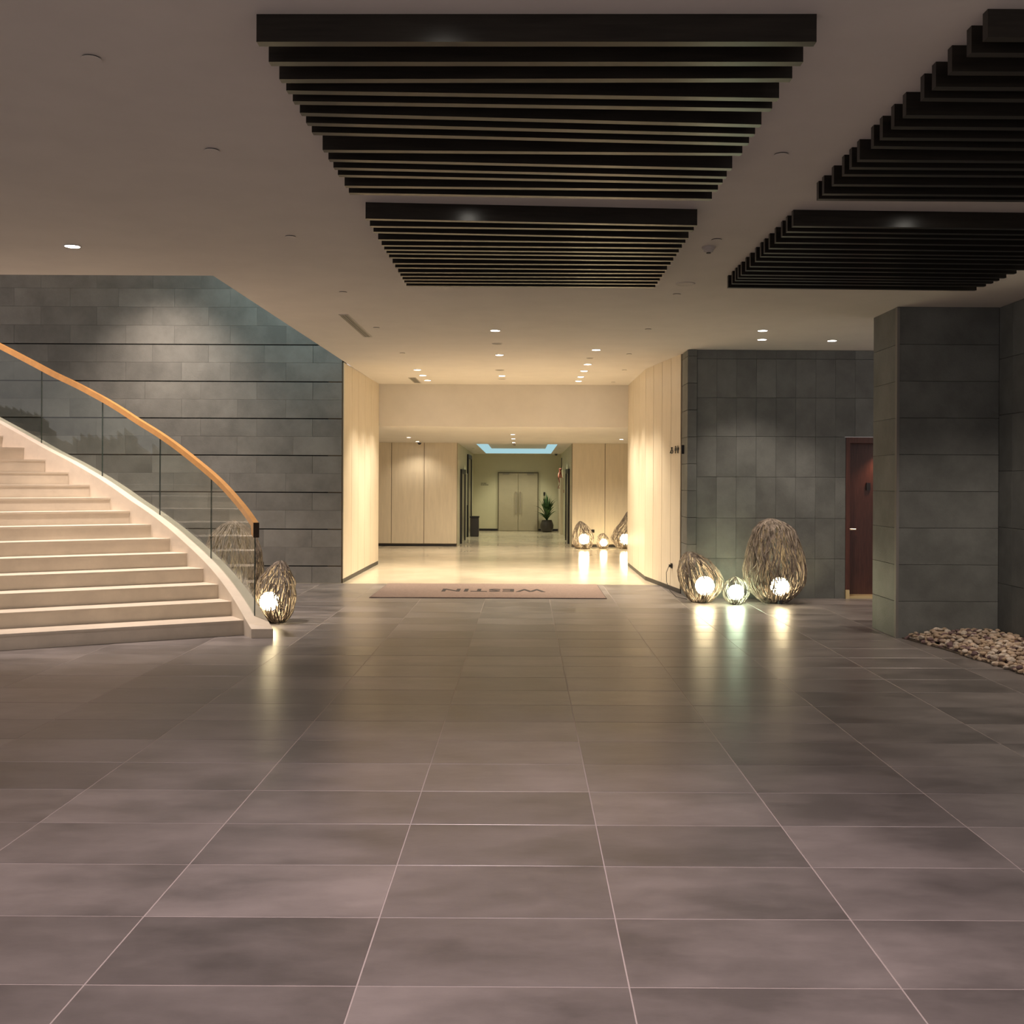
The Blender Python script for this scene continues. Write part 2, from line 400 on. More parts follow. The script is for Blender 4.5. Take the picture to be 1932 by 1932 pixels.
# side wall running towards the camera
rs = struct(obj('wall_right_front', bx(px1+.03, px1+.35, 2, py0+.03, -.05, ZC), M['joint']), 'slate side wall beside the gravel bed')
y = py0-.004
j = 0
while y > 4:
    z = 0; hs = [.60, .60, .60, .60, .60, ZC-3.0]
    for k, hh in enumerate(hs):
        obj('stone_slab', bevel(bx(px1, px1+.04, y-.297, y, z, z+hh-.004), .0015), M['slate'], rs); z += hh
    y -= .30; j += 1
    if y < 8.6: break
obj('stone_slab', bx(px1, px1+.04, 2, y, 0, ZC), M['slate'], rs)

# brown door in the slate wall
d2 = struct(empty('door_2', (5.08, YR, 0)), 'mahogany door partly hidden by the pillar')
fr = box(box(bx(-.475, -.415, -.016, .40, 0, 2.315), .41, .47, -.016, .40, 0, 2.315), -.415, .41, -.016, .40, 2.23, 2.315)
obj('door_frame', fr, M['brown'], d2)
lf = obj('door_leaf', bx(-.415, .41, .30, .35, .03, 2.23), M['brown'], d2)
h_ = BM(); tube(h_, [Vector((-.345, .30, .98)), Vector((-.345, .24, .98)), Vector((-.245, .24, .98))], .013, 8)
obj('door_handle', h_, M['steel'], lf)
obj('door_gap_light', bx(-.415, .41, -.02, .30, 0, .03), M['brass'], d2)  # pale strip standing in for light leaking under the door
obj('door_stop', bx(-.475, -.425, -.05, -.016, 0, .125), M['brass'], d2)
obj('peephole_plate', bx(-.08, -.02, .28, .30, 1.55, 1.66), M['black'], lf)

# ------------------------------------------------------------------ slatted ceiling baffles
ZS = H+1.768; TH = .046
def baffles(label, ends):
    """ends: list of (xl, yl, xr, yr): the near bottom edge of each slat in plan"""
    c = Vector(((ends[0][0]+ends[0][2])/2, (ends[0][1]+ends[-1][1])/2, ZC))
    t = tag(empty('slatted_ceiling_panel', c), label, 'ceiling panel', 'dark slatted panels under the ceiling')
    for xl, yl, xr, yr in ends:
        bm = prism(BM(), [(xl-c.x, yl-c.y), (xr-c.x, yr-c.y), (xr-c.x, yr+TH-c.y), (xl-c.x, yl+TH-c.y)], ZS-ZC, 0)
        obj('slat', bm, M['slat'], t)
def ydep(px, py): return on_z(px, py, ZS).y
c4 = lambda y: y/1.7405
L1 = [137,203,260,297,332,370,403,434,492,523,550,574,610,633]; R1 = [137,203,257,322,356,409,440,470,503,553,580,600,623,653]
e = []
for a, b in zip(L1, R1):
    pa = 477+(660-477)*(c4(a)-80)/(364-80); pb = 1532-(1532-1345)*(c4(b)-80)/(376-80)
    e.append((-1.095, ydep(pa, c4(a)), 1.165, ydep(pb, c4(b))))
baffles('near middle slatted panel of dark beams, largest one overhead', e)
L2 = [718,742,761,786,805,819,831,845,864,878,894,906,917,927,938]; R2 = [740,756,782,797,814,829,841,856,869,886,897,910,921,932,943]
e = []
for a, b in zip(L2, R2):
    pa = 686+(765-686)*(c4(a)-412)/(540-412); pb = 1311-(1311-1240)*(c4(b)-425)/(542-425)
    e.append((-1.09, ydep(pa, c4(a)), 1.185, ydep(pb, c4(b))))
baffles('far middle slatted panel of dark beams, between the near one and the corridor', e)
L3 = [242,330,435,522,585,683,747,810,858,935,978,1018,1075,1128,1158]; X3 = [1647,1552,1455,1363,1298,1203,1140,1077,1030,950,908,868,813,760,727]
e = []
for i, (a, x) in enumerate(zip(L3, X3)):
    y = ydep(1300+x/3.057, a/3.057)-TH
    d = [0, 0, .0, .01, .03, .015, .02, .02, .06, .02, .02, .015, .02, .02, .01][i]
    e.append((1.83, y, 4.09, y+d*1.2))
baffles('near right slatted panel of dark beams cut off by the picture edge', e)
L4 = [1312,1343,1370,1405,1438,1465,1485,1512,1542,1565,1590,1607,1622,1640,1663]; X4 = [578,540,515,480,450,420,400,375,345,320,290,273,258,240,222]
e = []
for i, (a, x) in enumerate(zip(L4, X4)):
    y = ydep(1300+x/3.057, a/3.057)-TH
    e.append((1.85, y, 4.15, y+.07))
baffles('far right slatted panel of dark beams, above the slate pillar', e)

# ------------------------------------------------------------------ ceiling fittings
def spot(parent, watt, col, ang=100, blend=.6, loc=(0, 0, -.03), aim=None, size=.05):
    ld = bpy.data.lights.new('beam', 'SPOT'); ld.energy = watt; ld.color = col; ld.spot_size = math.radians(ang); ld.spot_blend = blend; ld.shadow_soft_size = size
    o = bpy.data.objects.new('beam', ld); COL.objects.link(o); o.location = loc
    if parent is not None: o.parent = parent
    if aim is not None:
        base = (parent.location if parent is not None else Vector()) + Vector(loc)
        o.rotation_euler = (Vector(aim)-base).to_track_quat('-Z', 'Y').to_euler()
    return o
def downlight(x, y, z, label, watt, col, ang=95, r=.058, aim=None, led='led', group='lit downlights in the ceiling'):
    t = tag(empty('downlight', (x, y, z)), label, 'ceiling light', group)
    obj('trim_ring', lathe(BM(), [(r, 0), (r, -.006), (r+.010, -.006), (r+.014, 0)], 28), M['white'], t)
    obj('light_disc', cyl(BM(), 0, 0, -.004, -.001, r), M[led], t)
    if watt: spot(t, watt, col, ang, .7, (0, 0, -.03), aim)
    return t
downlight(-3.68, 8.31, ZC, 'lit downlight alone over the left side, in front of the staircase opening', 22, C_PINK, 90)
for x, y, l, wt in ((-.38, 12.89, 'lit downlight in the middle of the ceiling, nearest of the middle row before the corridor', 22),
                (-.39, 15.4, 'lit downlight in the middle row, second back, above the rug', W_COR), (-.42, 18.5, 'lit downlight in the middle row, closest to the bulkhead', W_COR)):
    downlight(x, y, ZC, l, wt, C_WARM, 110)
downlight(1.02, 14.75, ZC, 'lit downlight at the front of the right-hand row, set apart from the others', 25, C_WARM, 100)
for k, (y, l) in enumerate(((16.6, 'front'), (17.6, 'second'), (18.6, 'third'), (19.4, 'rearmost'))):
    downlight(1.01, y, ZC, 'bright spotlight by the right corridor wall, %s of the tight row of four' % l, W_SIDE, C_WARM, 84, aim=(1.45, y-.1, 0))
for k, (y, l) in enumerate(((17.55, 'front'), (18.5, 'middle'), (19.4, 'rearmost'))):
    downlight(-1.85, y, ZC, 'bright spotlight by the left corridor wall, %s of the row of three' % l, W_SIDE, C_WARM, 84, aim=(-2.3, y-.1, 0))
downlight(2.96, 12.78, ZC, 'lit downlight near the slate wall, front one of the close pair', W_RIGHT*.3, C_SOFT, 90)
downlight(3.14, 13.59, ZC, 'lit downlight near the slate wall, rear one of the close pair', W_RIGHT*.5, C_SOFT, 85, aim=(3.2, 14.2, 0))
downlight(4.09, 13.66, ZC, 'lit downlight near the slate pillar, single one above the brown door', W_RIGHT*.5, C_SOFT, 85)
for px, Y, l in ((771, 23.6, 'small lit downlight behind the bulkhead at the left'), (787, 25.2, 'small lit downlight behind the bulkhead at the left, just in front of the dome camera'),
                 (967, 22.4, 'small lit downlight in the middle row behind the bulkhead, nearest'), (968, 23.9, 'small lit downlight in the middle row behind the bulkhead, second'),
                 (969, 25.4, 'small lit downlight in the middle row behind the bulkhead, farthest'), (1172, 23.9, 'small lit downlight behind the bulkhead at the right above the wicker lamps')):
    x = (px-CX)/F*Y
    downlight(x, Y, soff((x, Y))-.002, l, (12 if Y > 24 and px < 800 else 34), C_WARM, 130, r=.05)
for x, y, l in ((.98, 28.8, 'dim downlight in the far lobby ceiling right of the glowing tray'), (-1.45, 28.8, 'added dim fill light in the far lobby ceiling left of the glowing tray'), (.98, 32.2, 'added dim fill light near the far right corner of the lobby ceiling'), (-1.45, 32.2, 'added dim fill light near the far left corner of the lobby ceiling')):
    downlight(x, y, soff((x, y))-.002, l, 32, (1, .93, .66), 110, r=.035, led='white', aim=(-.2, y+.4, 0))  # all but the front right one are added to brighten the lobby
# downlights hidden from view: above the camera and between the slatted panels
downlight(-.37, 3.75, ZC, 'lit downlight just in front of the near slatted panel', W_HALL, C_PINK, 105)
downlight(-.37, 6.66, ZC, 'lit downlight in the gap between the two middle slatted panels', 6, C_PINK, 90)
downlight(2.78, 6.75, ZC, 'lit downlight in the gap between the two right slatted panels', 6, C_PINK, 90)
downlight(-4.2, 5.0, ZC, 'lit downlight out of view above the left foreground floor', 16, C_PINK, 110)
downlight(4.78, 8.9, ZC, 'lit downlight out of view above the gravel bed', 85, C_SOFT, 120)
downlight(3.0, 3.75, ZC, 'added fill downlight out of view above the right foreground floor', 22, C_PINK, 110)  # extra lamp added out of view to lift the pillar front
# spots above the stair void
for lb, loc, aim, wt, col, ang in (('stair spotlight above the opening, washing the left stone wall', (-5.75, 14.9, 5.9), (-5.7, 16.3, 1.2), W_STAIR*.5, C_SOFT, 72), ('stair spotlight above the opening, over the foot of the stairs', (-4.9, 11.6, 6.9), (-4.5, 11.9, .6), W_STAIR*1.6, (1, .84, .74), 58),
                      ('stair spotlight above the opening, over the upper steps', (-7.8, 12.2, 6.9), (-6.9, 13.0, 2.0), W_STAIR*1.1, (1, .80, .74), 75)):
    t = tag(empty('downlight', loc), lb, 'ceiling light', 'spotlights above the stairs')
    obj('lamp_housing', cyl(BM(), 0, 0, 0, 7.2-loc[2], .06), M['white'], t)
    spot(t, wt, col, ang, 1.0, (0, 0, -.03), aim, size=.12)
ld = bpy.data.lights.new('upper_cool_light', 'AREA'); ld.energy = 9; ld.color = (.55, .95, 1); ld.size = 1.2  # unseen cool area light added for the cyan tint on the stone
o = bpy.data.objects.new('upper_cool_light', ld); COL.objects.link(o); o.location = (-3.6, 14.6, 5.6); o.rotation_euler = (math.radians(50), 0, math.radians(-10))

# sprinkler cover plates with a black ring painted in for the shadow gap
def plate(px, py, label, r=.042, z=None):
    p = on_z(px, py, ZC)
    t = tag(empty('sprinkler_cover', (p.x, p.y, ZC)), label, 'sprinkler', 'round sprinkler covers in the ceiling')
    obj('shadow_gap_ring', cyl(BM(), 0, 0, -.005, 0, r*.93, r*.93, 24), M['black'], t)
    obj('cover_plate', cyl(BM(), 0, 0, -.007, -.005, r, r, 24), M['paint'], t)
for px, py, l in ((173, 109, 'top left corner of the ceiling, nearest the camera'), (400, 283, 'left ceiling, second from the camera on that side'), (548, 446, 'left ceiling beside the far middle slatted panel'),
                  (647, 551, 'left ceiling just in front of the long slot vent'), (710, 618, 'right of the long slot vent'), (759, 666, 'left ceiling in front of the short vent'),
                  (1474, 291, 'between the two near slatted panels'), (1352, 452, 'just behind the white smoke detector'), (1277, 555, 'right ceiling beyond the flat speaker disc'),
                  (1223, 621, 'right ceiling, above the cream wall bend'), (1187, 668, 'right ceiling, second from the bulkhead'), (1178, 698, 'right ceiling near the four spotlights'), (1157, 721, 'right ceiling closest to the bulkhead')):
    plate(px, py, 'round ceiling cover plate, ' + l)
def disc(px, py, label, r):
    p = on_z(px, py, ZC)
    t = tag(empty('ceiling_speaker', (p.x, p.y, ZC)), label, 'speaker', 'flat round ceiling speakers')
    obj('rim', lathe(BM(), [(r*.9, 0), (r*.9, -.008), (r, -.008), (r+.006, 0)], 28), M['white'], t)
    obj('grille', cyl(BM(), 0, 0, -.006, -.001, r*.9), M['grey_grille'] if r < .08 else M['paint'], t)
disc(1293, 535, 'pale flat speaker disc in the ceiling behind the smoke detector', .088)
disc(938, 648, 'flat grey disc in the ceiling between the first two middle downlights', .07)
disc(943, 698, 'flat grey disc in the ceiling in front of the last middle downlight', .075)
disc(947, 714.5, 'flat grey disc in the ceiling behind the last middle downlight', .075)
disc(1113, 675.5, 'flat grey disc in the ceiling in front of the row of four spotlights', .05)
p = on_z(1337, 466, ZC)
t = tag(empty('smoke_detector', (p.x, p.y, ZC)), 'white tiered smoke detector hanging from the ceiling between the slatted panels', 'smoke detector')
obj('base_plate', cyl(BM(), 0, 0, -.014, 0, .055), M['white'], t)
obj('detector_head', lathe(BM(), [(.024, -.046), (.036, -.040), (.038, -.026), (.047, -.022), (.049, -.014)], 24), M['white'], t)
obj('sensor_cage', cyl(BM(), 0, 0, -.052, -.045, .018), M['black'], t)
p = Vector((-.27, 26.0, soff((0, 26.0))))
t = tag(empty('smoke_detector', (-.27, 26.0, p.z)), 'tiny smoke detector in front of the glowing cyan ceiling tray', 'smoke detector')
obj('base_plate', cyl(BM(), 0, 0, -.02, 0, .05), M['white'], t)
obj('detector_head', cyl(BM(), 0, 0, -.05, -.02, .03, .04), M['grey_grille'], t)
def dome(x, y, z, label):
    t = tag(empty('dome_camera', (x, y, z)), label, 'security camera', 'dark dome cameras')
    obj('base_ring', cyl(BM(), 0, 0, -.02, 0, .06), M['white'], t)
    obj('dome', lathe(BM(), [(.002, -.07), (.025, -.063), (.042, -.045), (.05, -.02)], 20), M['black'], t, smooth=True)
dome(-2.62, 25.45, soff((0, 25.45)), 'dark dome camera at the top of the far left cream wall')
dome(1.0, 32.8, soff((0, 32.8)), 'dark dome camera at the top right corner of the far lobby')
def vent(xa, xb, ya, yb, label):
    t = tag(empty('slot_vent', ((xa+xb)/2, (ya+yb)/2, ZC)), label, 'vent', 'slot vents in the ceiling')
    hx, hy = (xb-xa)/2, (yb-ya)/2
    obj('vent_frame', box(box(box(bx(-hx-.01, -hx, -hy-.01, hy+.01, -.008, 0), hx, hx+.01, -hy-.01, hy+.01, -.008, 0), -hx, hx, -hy-.01, -hy, -.008, 0), -hx, hx, hy, hy+.01, -.008, 0), M['white'], t)
    obj('vent_back', bx(-hx, hx, -hy, hy, -.002, 0), M['black'], t)
    for k in range(3):
        x = -hx + (k+.5)*2*hx/3
        obj('vent_blade', bx(x-.010, x+.010, -hy, hy, -.007, -.002), M['grey_grille'], t)
vent(-2.125, -2.035, 11.7, 13.5, 'long grey slot vent in the ceiling left of the corridor mouth')
vent(-2.15, -2.03, 18.9, 19.9, 'short grey slot vent in the ceiling beside the left spotlights')

# ------------------------------------------------------------------ staircase
R_ = .159
ZK = [10.99,11.33,11.60,11.85,12.08,12.28,12.46,12.63,12.79,12.94,13.08,13.21,13.34]
PK = [460,437,412,384,353,321,285,245,208,169,129,85,45]
path = {k+1: Vector(((p-CX)/F*zz, zz)) for k, (p, zz) in enumerate(zip(PK, ZK))}
ang = math.radians(160)
for k in range(14, 25):
    path[k] = path[k-1] + Vector((math.cos(ang), math.sin(ang)))*.36; ang += math.radians(1.6)
path[0] = Vector((-2.80, 10.66))
def cr(k):
    i = int(math.floor(k)); i = max(0, min(i, 23)); f = k-i
    p0, p1, p2, p3 = path[max(i-1, 0)], path[i], path[min(i+1, 24)], path[min(i+2, 24)]
    return .5*((2*p1) + (p2-p0)*f + (2*p0-5*p1+4*p2-p3)*f*f + (3*p1-p0-3*p2+p3)*f*f*f)
def nrm(k):
    d = (cr(min(k+.05, 23.9))-cr(max(k-.05, 0))).normalized(); return Vector((d.y, -d.x))
def lerp_tab(tab, x):
    if x <= tab[0][0]: return tab[0][1]
    for (a, b), (c, d) in zip(tab, tab[1:]):
        if x <= c: return b+(d-b)*(x-a)/(c-a)
    return tab[-1][1]
def curb_top(k): return R_*k + lerp_tab([(.35, .035), (1.26, .057), (3.43, .09), (5.6, .105), (7.5, .13), (9.6, .15), (12.2, .14), (22, .14)], k)
st = tag(empty('staircase', (-5.2, 11.6, 0)), 'wide curved limestone staircase with glass balustrade rising at the left', 'staircase')
so = st.location
NS = 22
for k in range(1, NS+1):
    def edge(kk):
        a = math.radians(27.5+.55*(kk-1)); Rr = cr(kk) + nrm(kk)*.01
        return Rr, Rr - Vector((math.cos(a), math.sin(a)))*3.05
    ra, la = edge(k); rb, lb = edge(k+1)
    d = (rb-ra).normalized()*.0
    zb = 0 if k <= 2 else R_*k-.36
    bm = prism(BM(), [(v.x-so.x, v.y-so.y) for v in (la, ra, cr(k+.5)+nrm(k+.5)*.01, rb, lb)], zb, R_*k-.02)
    obj('riser', bm, M['stair'], st)
    n2 = (lb-la).normalized()*.012     # small nosing forward
    na, nl = ra - (rb-ra).normalized()*.012, la - (lb-la).normalized()*.012
    bm = prism(BM(), [(v.x-so.x, v.y-so.y) for v in (nl, na, cr(k+.5)+nrm(k+.5)*.01, rb, lb)], R_*k-.02, R_*k)
    obj('tread', bm, M['stair'], st)
def strip(ks, o0, o1, zlo, zhi, sgn=1):
    bm = BM(); rings = []
    for k in ks:
        a = cr(k)+nrm(k)*o0; b = cr(k)+nrm(k)*o1
        if k == ks[0] and o1-o0 > .2: b = a + Vector((o1-o0, .02))
        rings.append([bm.verts.new((q.x-so.x, q.y-so.y, zz)) for q, zz in ((a, zlo(k)), (b, zlo(k)), (b, zhi(k)), (a, zhi(k)))])
    for p, q in zip(rings, rings[1:]):
        for i in range(4): bm.faces.new((p[i], p[(i+1) % 4], q[(i+1) % 4], q[i]))
    bm.faces.new(rings[0][::-1]); bm.faces.new(rings[-1]); bmesh.ops.recalc_face_normals(bm, faces=bm.faces)
    return bm
ks = [.38+i*.25 for i in range(int((22.4-.38)/.25))]
obj('curb', strip(ks, 0, .225, lambda k: max(0, R_*k-.42), curb_top), M['stair'], st)
# inner curb on the left side of the flight
bm = BM(); rings = []
for kk in [1+i*.5 for i in range(42)]:
    a = math.radians(27.5+.55*(kk-1)); e0 = cr(kk) - Vector((math.cos(a), math.sin(a)))*3.04; e1 = cr(kk) - Vector((math.cos(a), math.sin(a)))*3.24
    zt = curb_top(kk); zb = max(0, R_*kk-.42)
    rings.append([bm.verts.new((q.x-so.x, q.y-so.y, zz)) for q, zz in ((e0, zb), (e1, zb), (e1, zt), (e0, zt))])
for p_, q_ in zip(rings, rings[1:]):
    for i in range(4): bm.faces.new((p_[i], p_[(i+1) % 4], q_[(i+1) % 4], q_[i]))
bm.faces.new(rings[0]); bm.faces.new(rings[-1]); bmesh.ops.recalc_face_normals(bm, faces=bm.faces)
obj('curb', bm, M['stair'], st)
# glass panels
OG = .118
def pxk(k): p = cr(k)+nrm(k)*OG; return CX + F*p.x/p.y
def find(px):
    a, b = .3, 18
    for _ in range(40):
        m_ = (a+b)/2
        if pxk(m_) > px: a = m_
        else: b = m_
    return a
cuts = [find(x) for x in (482, 399, 302, 193, 78)]
cuts += [cuts[-1]+2.75, cuts[-1]+5.5, min(cuts[-1]+8.2, 22)]
GH = .945
for a, b in zip(cuts, cuts[1:]):
    n = 8; kk = [a+.012+(b-a-.024)*i/n for i in range(n+1)]
    g = obj('glass_panel', strip(kk, OG-.006, OG+.006, lambda k: curb_top(k)-.004, lambda k: curb_top(k)+GH), [M['glass'], M['glass_edge']], st)
    g.data.polygons[-1].material_index = 1; g.data.polygons[-2].material_index = 1
# handrail
kk = [cuts[0]-.06, cuts[0]+.11, cuts[0]+.13]+[cuts[0]+.3+i*.2 for i in range(int((cuts[-1]-cuts[0])/.2)-2)]
hr = obj('handrail', strip(kk, OG-.03, OG+.03, lambda k: curb_top(k)+GH-(.085 if k < cuts[0]+.12 else .0), lambda k: curb_top(k)+GH+.072), M['wood'], st)
k0 = kk[0]; a = cr(k0)+nrm(k0)*(OG-.031); b = cr(k0)+nrm(k0)*(OG+.031); d = (cr(k0)-cr(k0+.1)).normalized()*.012
bm = prism(BM(), [(v.x-so.x, v.y-so.y) for v in (a, b, b+d, a+d)], curb_top(k0)+GH-.087, curb_top(k0)+GH+.074)
o = obj('end_cap', bm, M['wood_end'], hr); o['label'] = 'dark end grain of the handrail'

# ------------------------------------------------------------------ wicker lamps
def interp(tab, h):
    if h <= tab[0][0]: return tab[0][1:]
    for a, b in zip(tab, tab[1:]):
        if h <= b[0]:
            f = (h-a[0])/(b[0]-a[0]); f = f*f*(3-2*f)*.35 + f*.65
            return tuple(a[i]+(b[i]-a[i])*f for i in range(1, len(a)))
    return tab[-1][1:]
def wicker(name, label, X, Y, prof, nt_, bulb, cool=False, twr=.0045, seed=1, group=None, watt=14):
    """prof: (height, radius, xoffset)"""
    rnd = random.Random(seed)
    t = tag(empty(name, (X, Y, 0)), label, 'lamp', group)
    top = prof[-1][0]
    # arc-length parametrisation
    N_ = 60; S = [0]; Hs = [top*i/N_ for i in range(N_+1)]
    # start with the flat closing across base
    pr = [(h, *interp(prof, h)) for h in Hs]
    for a, b in zip(pr, pr[1:]): S.append(S[-1]+math.hypot(b[0]-a[0], b[1]-a[1]))
    T = S[-1]
    def surf(s, ph, off):
        s = max(0, min(T, s)); i = 0
        while i < N_-1 and S[i+1] < s: i += 1
        f = (s-S[i])/max(1e-6, S[i+1]-S[i]); a, b = pr[i], pr[i+1]
        h = a[0]+(b[0]-a[0])*f; r = a[1]+(b[1]-a[1])*f + off; xo = a[2]+(b[2]-a[2])*f
        return Vector((xo+r*math.cos(ph), r*math.sin(ph), h+.004))
    bx_, by_, bz_, br = bulb
    bm = BM()
    nt_ = int(nt_*.62); twr *= 1.4
    for i in range(nt_):
        opening = rnd.uniform(.45, 1.0)
        ln = T*rnd.uniform(.28, .6); s0 = rnd.uniform(-.25, 1.0)*T - (0 if i % 3 else .1*T); s1 = min(T*rnd.uniform(.97, 1.0), s0+ln); s0 = max(rnd.uniform(0, .02), s0)
        if s1-s0 < .12*T: continue
        ph = rnd.uniform(0, 2*math.pi); dr = rnd.gauss(0, .28)*(s1-s0)/max(.12, prof[len(prof)//2][1])
        off = rnd.uniform(-.028, .008); n = max(5, int((s1-s0)/.045)); bow = rnd.uniform(-.01, .012)
        pts = [surf(s0+(s1-s0)*k/n, ph+dr*k/n+rnd.uniform(-.01, .01), off+bow*math.sin(math.pi*k/n)) for k in range(n+1)]
        # twigs left out before the globe, standing in for its glare
        seg = []
        for p_ in pts:
            inside = (p_.x-bx_)**2+(p_.z-bz_)**2 < (br*opening)**2 and p_.y < by_ + .02 and p_.z > bz_-br*.5
            if inside:
                if len(seg) > 2: tube(bm, seg, twr*rnd.uniform(.7, 1.3), 4, twr*.6)
                seg = []
            else: seg.append(p_)
        if len(seg) > 2: tube(bm, seg, twr*rnd.uniform(.7, 1.3), 4, twr*.6)
    for i in range(34):     # stout ribs rising from the base
        ph = 2*math.pi*i/34+rnd.uniform(-.06, .06); s1 = T*rnd.uniform(.16, .3); dr = rnd.gauss(0, .12)
        tube(bm, [surf(s1*k/6, ph+dr*k/6, .004) for k in range(7)], twr*1.1, 4, twr*.8)
    o = obj('woven_twigs', bm, M['wicker'], t); o['kind'] = 'stuff'
    r0 = prof[0][1]
    obj('base_ring', lathe(BM(), [(r0*.5, 0), (r0*1.05, 0), (r0*1.05, .015), (r0*.5, .015)], 24), M['black'], t)
    bm = BM(); bmesh.ops.create_uvsphere(bm, u_segments=24, v_segments=14, radius=br)
    obj('globe', bm, M['bulb_cool' if cool else 'bulb'], t, (bx_, by_, bz_), smooth=True)
    obj('globe_socket', cyl(BM(), bx_, by_, .0, bz_-br*.9, .03), M['black'], t)
    return t
# right group
wicker('wicker_lamp', 'tall pear-shaped wicker lamp with glowing globe, right one of the group at the slate wall', 3.47, 14.2,
       [(0, .16, 0), (.06, .25, 0), (.15, .34, .0), (.27, .42, 0), (.45, .43, 0), (.62, .395, 0), (.78, .356, -.005), (1.0, .278, -.01), (1.10, .17, -.03), (1.155, .03, -.05)], 950, (.02, -.22, .24, .125), seed=3, twr=.0058, group='wicker lamps at the slate wall')
wicker('wicker_lamp', 'leaning wicker lamp with glowing globe beside the cream wall corner at the right', 2.45+.005, 14.2,
       [(0, .13, 0), (.06, .19, 0), (.17, .27, .01), (.30, .30, .0), (.42, .285, -.04), (.56, .21, -.09), (.64, .12, -.13), (.69, .03, -.165)], 420, (.03, -.12, .235, .13), seed=5, twr=.0055, group='wicker lamps at the slate wall')
wicker('wicker_lamp', 'smallest round wicker lamp glowing greenish between the leaning and the tall one', 2.885, 13.96,
       [(0, .07, 0), (.04, .12, 0), (.12, .17, 0), (.2, .18, 0), (.28, .15, 0), (.34, .09, 0), (.37, .02, 0)], 130, (0, -.02, .165, .105), cool=True, seed=8, group='wicker lamps at the slate wall')
# left pair
wicker('wicker_lamp', 'large domed wicker lamp seen through the stair glass', -3.94, 13.85,
       [(0, .18, 0), (.08, .28, 0), (.22, .37, 0), (.4, .405, 0), (.68, .39, 0), (.9, .31, 0), (1.03, .18, 0), (1.11, .03, 0)], 620, (-.14, -.16, .19, .12), seed=11, twr=.0055, group='wicker lamps beside the stairs')
wicker('wicker_lamp', 'small egg-shaped wicker lamp with bright globe at the foot of the stairs', -2.90, 12.0,
       [(0, .08, .02), (.05, .14, .01), (.12, .19, 0), (.29, .235, -.02), (.47, .22, -.01), (.6, .14, .015), (.68, .07, .035), (.715, .02, .05)], 360, (-.07, -.07, .25, .11), seed=12, twr=.0052, group='wicker lamps beside the stairs')
# far group
wicker('wicker_lamp', 'far wicker lamp with pointed top, left one of the group at the end wall', 1.44, 25.15,
       [(0, .16, 0), (.08, .23, 0), (.25, .26, 0), (.4, .23, -.01), (.55, .15, -.04), (.64, .06, -.06), (.67, .02, -.07)], 400, (.02, -.12, .24, .13), seed=21, twr=.006, group='wicker lamps at the far end wall')
wicker('wicker_lamp', 'far small round wicker lamp, middle one of the group at the end wall', 1.925, 25.2,
       [(0, .08, 0), (.05, .13, 0), (.15, .165, 0), (.25, .14, 0), (.33, .08, 0), (.37, .02, 0)], 190, (.02, -.06, .15, .09), seed=22, twr=.005, group='wicker lamps at the far end wall')
wicker('wicker_lamp', 'far tall leaning wicker lamp half hidden by the right corridor wall', 2.46, 25.2,
       [(0, .16, 0), (.08, .24, 0), (.25, .32, -.02), (.45, .29, .03), (.65, .2, .1), (.85, .13, .16), (.98, .06, .2), (1.02, .02, .22)], 450, (.0, -.14, .24, .13), seed=23, twr=.006, group='wicker lamps at the far end wall')

# ------------------------------------------------------------------ rug with lettering (readable from the corridor side)
rug = tag(empty('rug', (-.51, 15.435, 0)), 'dusty pink entrance rug with dark lettering on the grey floor before the corridor', 'rug')
obj('pile', bevel(bx(-1.67, 1.67, -.955, .965, .002, .014), .003), M['rug'], rug)
obj('border', bx(-1.68, 1.68, -.965, .975, 0, .006), M['rug_edge'], rug)
cu = bpy.data.curves.new('lettering', 'FONT'); cu.body = 'WESTIN'; cu.size = .50; cu.extrude = .0012; cu.offset = .012; cu.space_character = 1.12; cu.align_x = 'CENTER'; cu.align_y = 'CENTER'
to = bpy.data.objects.new('lettering', cu); COL.objects.link(to); bpy.context.view_layer.update()
me = bpy.data.meshes.new_from_object(to.evaluated_get(bpy.context.evaluated_depsgraph_get())); bpy.data.objects.remove(to)
me.name = 'lettering'; me.materials.clear(); me.materials.append(M['rug_ink'])
wd = max(v.co.x for v in me.vertices)-min(v.co.x for v in me.vertices)
lt = link('lettering', me, None, rug, (.035, 0, .0155)); lt.rotation_euler.z = math.pi; lt.scale = (1.55/wd, 1, 1)
lt['label'] = 'dark upside-down lettering'

# ------------------------------------------------------------------ gravel bed
gr = tag(empty('gravel_bed', (4.6, 9.8, 0)), 'bed of loose tan and purple-brown river stones at the foot of the slate pillar', 'gravel')
protos = []
for i in range(10):
    rr = random.Random(100+i); bm = BM(); bmesh.ops.create_icosphere(bm, subdivisions=1, radius=1)
    for v in bm.verts: v.co = v.co*rr.uniform(.75, 1.2); v.co.x *= rr.uniform(1, 1.25); v.co.z *= .6
    bevel(bm, .12); me = bpy.data.meshes.new('pebble'); bm.to_mesh(me); bm.free(); protos.append(me)
pm = []
for nme, c in (('tan_stone', (.40, .30, .21)), ('pale_stone', (.56, .48, .40)), ('plum_stone', (.16, .10, .10)), ('buff_stone', (.48, .37, .28))):
    pm.append(mat(nme, c, .75, noise=.25, nscale=14, rnd=.25))
pebs = {}
for i, me in enumerate(protos):
    for j, m_ in enumerate(pm):
        mm = me.copy(); mm.materials.clear(); mm.materials.append(m_); pebs[(i, j)] = mm
spots = []
rr = random.Random(5)
y = 6.6
